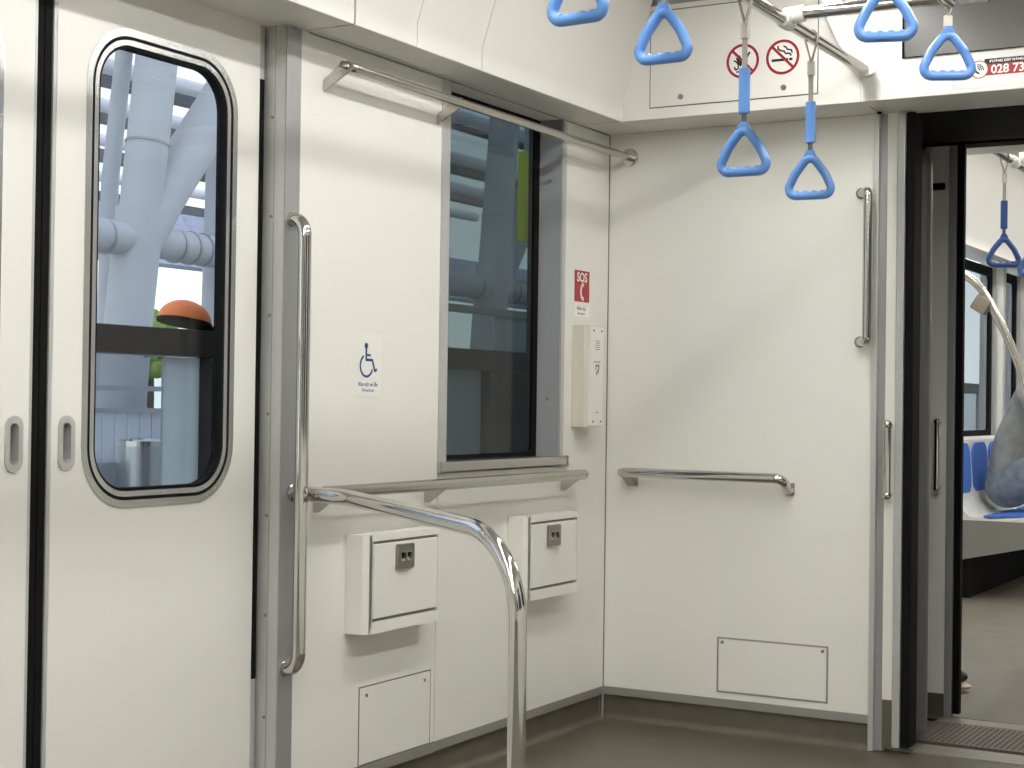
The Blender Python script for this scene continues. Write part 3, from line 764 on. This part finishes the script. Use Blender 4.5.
# bench
h = thing('bench', (.25, 5.4, 0), 'long white bench with blue seat backs seen through the gangway', 'bench')
My = Matrix(((1,0,0,0),(0,0,1,4.215),(0,1,0,0),(0,0,0,1)))
obj('end_panel', MB().prism([(.003, .185), (.54, .305), (.56, .33), (.56, .435), (.55, .445), (.003, .445)], My, .03), SEATG, h)
obj('under_seat_shade', MB().box(.003, .20, 4.25, 7.2, .003, .42), BLACK, h)  # black box added to stand in for the shade under the bench
obj('pan_support', MB().prism([(.20, .24), (.50, .32), (.53, .425), (.20, .425)], Matrix(((1,0,0,0),(0,0,1,4.25),(0,1,0,0),(0,0,0,1))), 2.95), DARKG, h)
SP = .425
for k in range(7):
    y0 = 4.255+SP*k; y1 = y0+SP-.006
    prof = [(.004, .43), (.50, .43), (.545, .440), (.55, .455), (.50, .470), (.30, .452), (.20, .462), (.135, .52), (.105, .62), (.085, .89), (.05, .905), (.004, .905)]
    sh = obj('seat_shell', MB().prism(prof, Matrix(((1,0,0,0),(0,0,1,y0),(0,1,0,0),(0,0,0,1))), y1-y0), SEATW, h)
    ym = (y0+y1)/2; hw = (y1-y0)/2-.030
    dz, dx = .31, -.0165; ln = math.hypot(dz, dx)
    vv = Vector((dx/ln, 0, dz/ln)); ww = Vector((vv.z, 0, -vv.x))
    Mp_ = Matrix(((0, vv.x, ww.x, .1085), (1, 0, 0, ym), (0, vv.z, ww.z, .570), (0, 0, 0, 1)))
    obj('back_pad', MB().plate(rrect(-hw, hw, 0, .305, .085), [], .008, Mp_), SEATB, sh)
    Ms_ = Matrix(((0, 1, 0, .255), (1, 0, 0, ym), (0, .06, 1, .458), (0, 0, 0, 1)))
    obj('seat_pad', MB().plate(rrect(-hw, hw, 0, .255, .07), [], .010, Ms_), SEATB, sh)
# overhead rail and straps of the next car
h = thing('overhead_rail', (RX, 3, RZ), 'overhead steel rail in the next car beyond the gangway', 'rail')
obj('bar', MB().tube([(RX, GY+.26, RZ), (RX, 8.0, RZ)], .0165, 14), CHROME, h)
obj('tee_joint', MB().tube([(RX+.03, 1.75, 2.10), (RX+.14, 1.75, 2.11)], .024, 16).tube([(RX, 1.70, RZ), (RX, 1.80, RZ)], .022, 16), WHITEPL, h)
s7 = copy_tree(long_proto); place(s7, RX, 1.60, RZ, 22, 'shade-darkened blue hand strap in the next car seen through the gangway, whole')
BLUESHADE = mat('blue_plastic_shaded', (.032, .085, .28), .3)  # strap blue darkened in the colour to stand in for backlit shade
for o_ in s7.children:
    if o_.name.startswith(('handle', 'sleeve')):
        o_.data = o_.data.copy(); o_.data.materials[0] = BLUESHADE
s8 = copy_tree(s7); place(s8, RX+.01, 2.13, RZ, 22, 'shade-darkened blue hand strap in the next car half cut by the right edge')
# curved partition rail of the next car
h = thing('curved_rail', (.55, 2.0, 0), 'curved steel partition rail in the next car', 'rail')
cp = fillet([(.003, 2.0, 1.74), (.50, 2.0, 1.735), (.765, 2.0, 1.640), (.985, 2.0, 1.22), (1.10, 2.0, .003)], [.5, .25, 1.2], 12)
obj('bar', MB().tube(cp, .018, 18), SATIN, h)
M = Matrix.Translation((.795, 2.0, 1.522)) @ Matrix.Rotation(math.radians(32), 4, 'Y')
obj('clamp_box', MB().box(-.038, .030, -.03, .03, -.036, .032, .006, 2, M), mat('beige_plastic', (.33, .29, .23), .5), h, label='beige clamp box')

# ------------------------------------------------------------------ ceiling lights (long strips, both cars)
def lamp(x, y0, y1, label):
    h = thing('ceiling_light', (x, (y0+y1)/2, 2.40), label, 'ceiling light', 'long white ceiling light strips')
    obj('diffuser', MB().box(x-.030, x+.030, y0, y1, 2.4015, 2.418, .004), LAMP, h)
    obj('housing', MB().plate([(x-.075, y0-.02), (x+.075, y0-.02), (x+.075, y1+.02), (x-.075, y1+.02)], [[(x-.030, y0-.002), (x+.030, y0-.002), (x+.030, y1+.002), (x-.030, y1+.002)]], .012, F_floor(0, 0, 2.4075)), WHITEPL, h)
for x, s in ((.93, 'window'), (1.77, 'far')):
    lamp(x, -7.5, -4.05, 'long ceiling light strip behind the camera on the %s side' % s)
    lamp(x, -3.95, -.42, 'long ceiling light strip over the wheelchair space on the %s side' % s)
    lamp(x, 1.2, 6.5, 'long ceiling light strip of the next car on the %s side' % s)

# ------------------------------------------------------------------ station outside
struct('platform_floor', MB().box(-7.0, -.22, -8, 30, -.3, -.02), CONC)
def gate(y0, y1, label, pan, pm=None):
    h = thing('platform_gate', (-.5, (y0+y1)/2, -.02), label, 'platform gate', 'platform edge gates')
    obj('top_rail', MB().box(-.56, -.47, y0, y1, 1.190, 1.264, .004), DARKG, h)
    obj('post', MB().box(-.55, -.47, y1-.085, y1-.003, -.02, 1.189, .004), DARKG, h)
    obj('bottom_rail', MB().box(-.55, -.48, y0, y1-.09, -.02, .12), DARKG, h)
    obj('screen', MB().box(-.52, -.51, y1-.09-pan, y1-.088, .12, 1.188), pm or FROST, h)
    obj('glass', MB().box(-.518, -.512, y0+.005, y1-.092-pan, .12, 1.188), GLASSN, h)
    return h
gate(-2.915, -1.420, 'dark platform gate seen through the door window', .14)
gate(-1.415, .100, 'dark platform gate behind the tinted window', .26)
gate(.105, 1.6, 'dark platform gate right of the one behind the tinted window', 1.39, mat('gate_panel_dark', (.13, .13, .125), .5))
gate(6.105, 7.6, 'dark platform gate outside the windows of the next car', .14)
h = thing('glass_screen', (-.5, .3, 1.264), 'tall glass screen with a grey rail above the platform gate', 'screen')
obj('rail', MB().box(-.53, -.49, -1.38, 6, 1.392, 1.418, .003), ROOFW, h)
obj('post', MB().box(-.53, -.49, -1.40, -1.36, 1.265, 1.418), STEELC, h)
obj('pane', MB().box(-.513, -.507, .10, 6, 1.265, 1.391), FROST, h)
h = thing('orange_cap', (-.515, -1.567, 1.264), 'orange cap with a black brim lying on the platform gate rail', 'cap')
cap = MB().ball((0, 0, 0), .080, 24, (.85, 1, .72))
bmesh.ops.bisect_plane(cap.bm, geom=cap.bm.verts[:]+cap.bm.edges[:]+cap.bm.faces[:], plane_co=(0,0,0), plane_no=(0,0,1), clear_inner=True)
Rm = Matrix.Translation((-.515, -1.567, 1.288)) @ Matrix.Rotation(math.radians(-9), 4, 'X')
for v in cap.bm.verts: v.co = Rm @ v.co
obj('crown', cap, ORANGE, h)
br = MB().prism([(.070*math.cos(t), .083*math.sin(t)) for t in [i*PI/16 for i in range(32)]] , Rm @ Matrix.Translation((0, 0, -.008)), .008)
br.prism([(.05, .07), (.03, .115), (-.03, .115), (-.05, .07)], Rm @ Matrix.Translation((0, 0, -.008)), .007)
obj('brim', br, BLACK, h)

def column():
    h = thing('station_column', (-4.6, 2.48, -.02), 'thick branching steel column on the platform', 'column')
    N = Vector((-4.6, 2.61, 2.06))
    obj('trunk', MB().tube([(-4.6, 2.47, -.02), (-4.6, 2.49, .9), (-4.6, 2.54, 1.5), N, N+Vector((0, .02, .2))], .150, 28), STEELC, h)
    obj('limb', MB().tube([N-Vector((0, .01, .1)), (-4.6, 2.775, 3.33), (-4.6, 2.90, 4.6)], .135, 28), STEELC, h)
    obj('limb', MB().tube([N-Vector((0, .02, .05)), (-4.6, 2.83, 2.36), (-4.6, 3.40, 3.08), (-4.6, 4.4, 4.4)], .150, 28), STEELC, h)
    obj('arm', MB().tube([N+Vector((0, .02, .02)), (-4.6, 3.28, 2.055), (-4.6, 3.62, 2.04)], .105, 24), STEELC, h)
    obj('arm', MB().tube([N-Vector((0, .02, .0)), (-4.6, 2.2, 2.07), (-4.6, 1.6, 2.06)], .105, 24), STEELC, h)
    for y in (2.96, 3.10, 3.22, 2.32):
        obj('flange', MB().tube([(-4.6, y-.008, 2.06), (-4.6, y+.008, 2.06)], .112, 24), ALUD, h)
    obj('ring', MB().tube([(-4.6, 2.545, 1.50), (-4.6, 2.546, 1.515)], .154, 28), ALUD, h)
    obj('ring', MB().tube([(-4.6, 2.690, 2.68), (-4.6, 2.692, 2.695)], .141, 28), ALUD, h)
    obj('round_plate', MB().disc((-4.452, 2.545, 1.37), (1, -.15, 0), .045, .004, 20), NAVY, h)
column()
tag(obj('station_column', MB().tube([(-5.6, 3.35, -.02), (-5.6, 3.40, 2.6), (-5.6, 3.62, 4.3), (-5.6, 3.8, 5.6)], .062, 18), STEELC), 'thin inclined steel post left of the thick column', 'column')
tag(obj('station_column', MB().tube([(-4.9, 3.66, -.02), (-4.9, 3.72, 2.3), (-4.9, 3.74, 3.2)], .085, 18), STEELC), 'upright steel post at the right edge of the door window', 'column')
sc2 = copy_tree(bpy.data.objects['station_column']); sc2.location.y += 4.4; sc2['label'] = 'branching steel column behind the tinted window'
# roof tubes and purlins running along the platform
for i, (x, z) in enumerate(((-5.95, 3.5), (-7.1, 3.5), (-8.4, 3.5), (-10.2, 3.5), (-5.0, 3.6))):
    tag(obj('roof_tube', MB().tube([(x, -6, z), (x, 13, z)], .06, 14), ROOFW), 'white roof tube running above the platform', 'beam', 'white roof tubes above the platform')
for i, (x, z) in enumerate(((-6.35, 3.52), (-7.55, 3.52), (-9.2, 3.52), (-11.6, 3.52), (-5.3, 3.65))):
    tag(obj('roof_purlin', MB().box(x-.06, x+.06, -6, 13, z-.06, z+.06), ROOFD), 'dark grey roof purlin running above the platform', 'beam', 'dark roof purlins above the platform')
tag(obj('station_roof', MB().prism([(-7.6, 2.75), (-7.0, 2.20), (-6.96, 2.23), (-7.56, 2.78)], Matrix(((1,0,0,0),(0,0,1,-4),(0,1,0,0),(0,0,0,1))), 17), mat('roof_sheet', (.50, .53, .66), .6, noise=.2, nscale=14)), 'pale corrugated roof edge beyond the platform', 'roof')
# fence along the back of the platform
h = thing('platform_fence', (-4.3, 3.2, -.02), 'white slatted fence along the back of the platform', 'fence')
obj('top_rail', MB().box(-4.33, -4.27, .5, 7.5, 1.115, 1.145), STEELC, h)
obj('middle_rail', MB().box(-4.32, -4.28, .5, 7.5, .985, 1.012), STEELC, h)
obj('plinth', MB().box(-4.34, -4.26, .5, 7.5, -.02, .69), STEELC, h)
for k in range(24):
    y = 1.62+.105*k
    obj('slat', MB().box(-4.315, -4.285, y, y+.068, .69, .985), FENCEM, h)
h = thing('litter_bin', (-4.06, 2.12, -.02), 'round stainless steel litter bin on the platform', 'bin')
Mb = Matrix.Translation((-4.06, 2.10, -.02))
obj('body', MB().lathe([(.137, 0), (.140, .03), (.140, .82), (.132, .83)], Mb, 32), BINM, h)
obj('rim', MB().lathe([(.143, .815), (.143, .845), (.134, .855), (.110, .855), (.108, .832)], Mb, 32), CHROME, h)
h = thing('sign_banner', (-1.5, 2.10, 1.89), 'yellow-green upright banner behind the tinted window', 'sign')
obj('panel', MB().box(-1.53, -1.49, 2.05, 2.15, 1.89, 2.34), YELL, h)
obj('hanger', MB().tube([(-1.51, 2.10, 2.34), (-1.51, 2.10, 3.6)], .012, 12), STEELC, h)
def tree(c, r, label):
    h = thing('tree', (c[0], c[1], -.3), label, 'tree')
    b = MB()
    for k in range(26):
        d = Vector((random.gauss(0, .5), random.gauss(0, .5), random.gauss(0, .4)))*r
        b.ball(Vector(c)+d, r*random.uniform(.25, .45), 8)
    obj('crown', b, LEAF, h)
    obj('trunk', MB().tube([(c[0], c[1], -.3), (c[0]+.03, c[1], c[2]*.5), (c[0], c[1], c[2])], r*.12, 8), mat('bark_%d' % int(c[2]*100), (.10, .075, .05), .9), h)
tree((-14, 12.95, 1.58), .30, 'small round green tree outside, just below the platform gate rail')
tree((-15, 14.10, 2.12), .26, 'green treetop outside, just above the platform gate rail')
struct('platform_floor.001', MB().box(-18, -7.0, -2, 30, -.6, -.3), CONC)

# ------------------------------------------------------------------ people
def skin_mesh(verts, edges, radii, root=0, sub=1):
    me = bpy.data.meshes.new('tmp'); me.from_pydata([tuple(v) for v in verts], edges, [])
    o = bpy.data.objects.new('tmp', me); COL.objects.link(o)
    o.modifiers.new('skin', 'SKIN'); sd = o.modifiers.new('sub', 'SUBSURF'); sd.levels = sub
    for i, r in enumerate(radii):
        d = me.skin_vertices[0].data[i]; rr = r if isinstance(r, tuple) else (r, r); d.radius = rr; d.use_root = (i == root)
    dg = bpy.context.evaluated_depsgraph_get(); dg.update()
    m2 = bpy.data.meshes.new_from_object(o.evaluated_get(dg), depsgraph=dg)
    bpy.data.objects.remove(o); bpy.data.meshes.remove(me)
    return m2
def wear_blob(name, m, mb, PM, body, vox=.014):
    me = bpy.data.meshes.new('tmp'); mb.bm.to_mesh(me); mb.bm.free()
    o = bpy.data.objects.new('tmp', me); COL.objects.link(o)
    rm = o.modifiers.new('r', 'REMESH'); rm.mode = 'VOXEL'; rm.voxel_size = vox
    sm_ = o.modifiers.new('s', 'SMOOTH'); sm_.iterations = 8; sm_.factor = .5
    dg = bpy.context.evaluated_depsgraph_get(); dg.update()
    m2 = bpy.data.meshes.new_from_object(o.evaluated_get(dg), depsgraph=dg)
    bpy.data.objects.remove(o); bpy.data.meshes.remove(me)
    q = MB(); q.mesh(m2, PM)
    return obj(name, q, m, body, angle=180)
class Skel:
    def __init__(s): s.v = []; s.e = []; s.r = []
    def add(s, p, r, par=None):
        s.v.append(Vector(p)); s.r.append(r); i = len(s.v)-1
        if par is not None: s.e.append((par, i))
        return i
    def chain(s, pts, par):
        for p, r in pts: par = s.add(p, r, par)
        return par
def person(J, place_M, top_m, leg_m, label):
    """J: joints in a local frame facing +x, left +y"""
    V = lambda k: Vector(J[k])
    S = Skel()
    pel = S.add(J['pelvis'], (.12, .10))
    sp = S.add(J['spine'], (.115, .095), pel); ch = S.add(J['chest'], (.13, .10), sp); nk = S.add(J['neck'], .052, ch)
    hd = V('head'); up = (hd-V('neck')).normalized(); fw = Vector((1, 0, 0)); fw = (fw-up*fw.dot(up)).normalized()
    a = S.add(hd-up*.07+fw*.015, .062, nk); c = S.add(hd, .088, a); S.add(hd+up*.065, .070, c)
    for sd, q in ((1, 'l'), (-1, 'r')):
        sh = S.add(J['sh'+q], .058, ch); el = S.add(J['el'+q], .042, sh); wr = S.add(J['wr'+q], .027, el)
        d = (V('wr'+q)-V('el'+q)).normalized()
        pm = S.add(V('wr'+q)+d*.05, (.030, .022), wr)
        side = Vector((0, -sd, 0)); side = (side-d*side.dot(d)).normalized(); nrm = d.cross(side)*sd
        for k, (off, ln) in enumerate(((.027, .070), (.009, .080), (-.009, .074), (-.027, .058))):
            b0 = V('wr'+q)+d*.085+side*off
            f0 = S.add(b0, .0095, pm); f1 = S.add(b0+d*ln*.5+nrm*.008, .0085, f0); S.add(b0+d*ln*.85+nrm*.030, .0075, f1)
        t0 = S.add(V('wr'+q)+d*.035+side*.036, .011, pm); S.add(V('wr'+q)+d*.075+side*.052+nrm*.012, .009, t0)
        hp = S.add(J['hip'+q], .085, pel); kn = S.add(J['kn'+q], .056, hp); an = S.add(J['an'+q], .036, kn)
        S.add(V('an'+q)+Vector((.11, 0, -.055)), (.036, .025), an)
    mb = MB(); mb.mesh(skin_mesh(S.v, S.e, S.r))
    e = hd+fw*.083
    sdv = up.cross(fw)
    mb.ball(hd+fw*.098-up*.012, .014, 10, (1, .8, 1.3))
    for k in (-1, 1):
        mb.ball(hd+sdv*.086*k-up*.005, .022, 10, (.7, .35, 1.2))
        mb.ball(hd+fw*.080+sdv*.032*k+up*.022, .0125, 10)
    mb.stroke([(-.022, 0), (.022, 0)], .007, Matrix.Translation(hd+fw*.083-up*.048) @ Matrix((( *sdv, 0), (*up, 0), (*fw, 0), (0,0,0,1))).transposed(), .008)
    for v in mb.bm.verts: v.co = place_M @ v.co
    body = obj('person', mb, SKIN, angle=180)
    tag(body, label, 'person')
    def limb(b, p0, r0, p1, r1, n=9, sc=(1, 1, 1)):
        for k in range(n+1):
            t = k/n; b.ball(Vector(p0).lerp(Vector(p1), t), r0+(r1-r0)*t, 14, sc)
    T = MB()
    limb(T, V('pelvis')+Vector((0, 0, .0)), .150, V('spine'), .140, 6, (.85, 1.12, .9)); limb(T, V('spine'), .140, V('chest'), .150, 6, (.85, 1.15, .9))
    limb(T, V('chest'), .120, V('neck')-up*.02, .072, 6)
    for q in 'lr':
        limb(T, V('chest').lerp(V('sh'+q), .5), .10, V('sh'+q), .080); limb(T, V('sh'+q), .078, V('el'+q), .060); limb(T, V('el'+q), .060, V('el'+q).lerp(V('wr'+q), .95), .042)
    wear_blob('jacket', top_m, T, place_M, body)
    L = MB(); limb(L, V('pelvis')-Vector((0, .05, .02)), .125, V('pelvis')+Vector((0, .05, -.02)), .125, 5)
    for q in 'lr':
        limb(L, V('hip'+q), .108, V('kn'+q), .078, 12); limb(L, V('kn'+q), .076, V('an'+q)+Vector((-.01, 0, .03)), .056, 12)
    wear_blob('trousers', leg_m, L, place_M, body)
    for q in 'lr':
        A = V('an'+q)
        st = MB(); st.ball(A+Vector((.050, 0, -.026)), .05, 16, (2.45, .95, .85)); st.ball(A+Vector((-.01, 0, .0)), .05, 14, (1.1, .9, 1))
        for v in st.bm.verts: v.co = place_M @ v.co
        so = obj('shoe', st, SHOEM, body)
        sl = MB(); zf = A.z-.083
        sl.ball(A+Vector((.055, 0, zf-A.z+.021)), .021, 18, (6.3, 2.45, 1))
        for v in sl.bm.verts: v.co = place_M @ v.co
        obj('sole', sl, SOLE, so)
    hr = MB(); hr.ball(hd+up*.035-fw*.02, .104, 18, (1.02, .92, 1.0))
    bmesh.ops.bisect_plane(hr.bm, geom=hr.bm.verts[:]+hr.bm.edges[:]+hr.bm.faces[:], plane_co=hd+fw*.045+up*.03, plane_no=(fw*.9-up*.6), clear_outer=True)
    for v in hr.bm.verts: v.co = place_M @ v.co
    obj('hair', hr, HAIR, body)
    return body
sit = dict(pelvis=(0, 0, .585), spine=(.03, 0, .79), chest=(.13, 0, 1.01), neck=(.25, 0, 1.15), head=(.36, 0, 1.25),
    shl=(.14, .185, 1.06), shr=(.14, -.185, 1.06), ell=(.29, .25, .83), elr=(.27, -.25, .86), wrl=(.50, .10, .86), wrr=(.48, -.10, .88),
    hipl=(.03, .10, .57), hipr=(.03, -.10, .58), knl=(.47, .13, .57), knr=(.40, -.24, .78), anl=(.44, .15, .083), anr=(.60, .06, .70))
person(sit, Matrix.Translation((.29, 4.84, .012)) @ Matrix.Scale(1.08, 4), JACKET, JEANS, 'person in grey jacket and faded jeans sitting hunched over on the blue seats')
tag(obj('phone', MB().box(.955, .965, 4.80, 4.88, .95, 1.10, .003), BLACK), 'black phone held by the seated person', 'phone')
stand = dict(pelvis=(0, 0, .95), spine=(0, 0, 1.12), chest=(-.01, 0, 1.32), neck=(0, 0, 1.50), head=(.03, 0, 1.62),
    shl=(-.01, .175, 1.42), shr=(-.01, -.175, 1.42), ell=(-.03, .20, 1.13), elr=(-.03, -.20, 1.13), wrl=(.03, .19, .90), wrr=(.03, -.19, .90),
    hipl=(0, .09, .92), hipr=(0, -.09, .92), knl=(.01, .09, .50), knr=(.03, -.09, .50), anl=(-.05, .09, .083), anr=(.10, -.07, .083))
person(stand, Matrix.Translation((.664, 1.30, 0)), JACKET, JEANS, 'standing person hidden by the gangway frame except one black shoe with pale sole')

# ------------------------------------------------------------------ world: overcast daylight
wd = bpy.data.worlds.new('World'); SC.world = wd; wd.use_nodes = True
nt = wd.node_tree; bg = nt.nodes['Background']
tc = nt.nodes.new('ShaderNodeTexCoord'); sx = nt.nodes.new('ShaderNodeSeparateXYZ'); rp = nt.nodes.new('ShaderNodeValToRGB')
nt.links.new(tc.outputs['Generated'], sx.inputs[0]); nt.links.new(sx.outputs['Z'], rp.inputs['Fac']); nt.links.new(rp.outputs['Color'], bg.inputs['Color'])
e = rp.color_ramp.elements
e[0].position = .0; e[0].color = (.93, 1.0, 1.0, 1); e[1].position = .30; e[1].color = (.60, .66, .82, 1)
n_ = rp.color_ramp.elements.new(.10); n_.color = (.86, .94, .98, 1)
bg.inputs['Strength'].default_value = 1.85

# ------------------------------------------------------------------ camera
cam = bpy.data.cameras.new('Camera'); co = bpy.data.objects.new('Camera', cam); COL.objects.link(co)
cam.sensor_width = 36; cam.lens = 36*1593.4/1024; cam.clip_start = .02
yaw, pitch, roll = (math.radians(a) for a in (29.758, .660, .773))
Fv = Vector((-math.sin(yaw)*math.cos(pitch), math.cos(yaw)*math.cos(pitch), math.sin(pitch)))
R0 = Vector((math.cos(yaw), math.sin(yaw), 0)); U0 = R0.cross(Fv)
Rv = R0*math.cos(roll)+U0*math.sin(roll); Uv = U0*math.cos(roll)-R0*math.sin(roll)
m3 = Matrix((Rv, Uv, -Fv)).transposed()
co.matrix_world = Matrix.Translation((2.4306, -4.9073, 1.0777)) @ m3.to_4x4()
SC.camera = co
SC.view_settings.view_transform = 'Standard'; SC.view_settings.look = 'None'
SC.view_settings.gamma = 1; SC.view_settings.use_curve_mapping = False
SC.view_settings.exposure = 0.0
try:
    SC.cycles.use_denoising = True
    SC.cycles.max_bounces = 10; SC.cycles.diffuse_bounces = 6; SC.cycles.glossy_bounces = 5; SC.cycles.transparent_max_bounces = 16
    SC.cycles.sample_clamp_indirect = 6
except Exception: pass
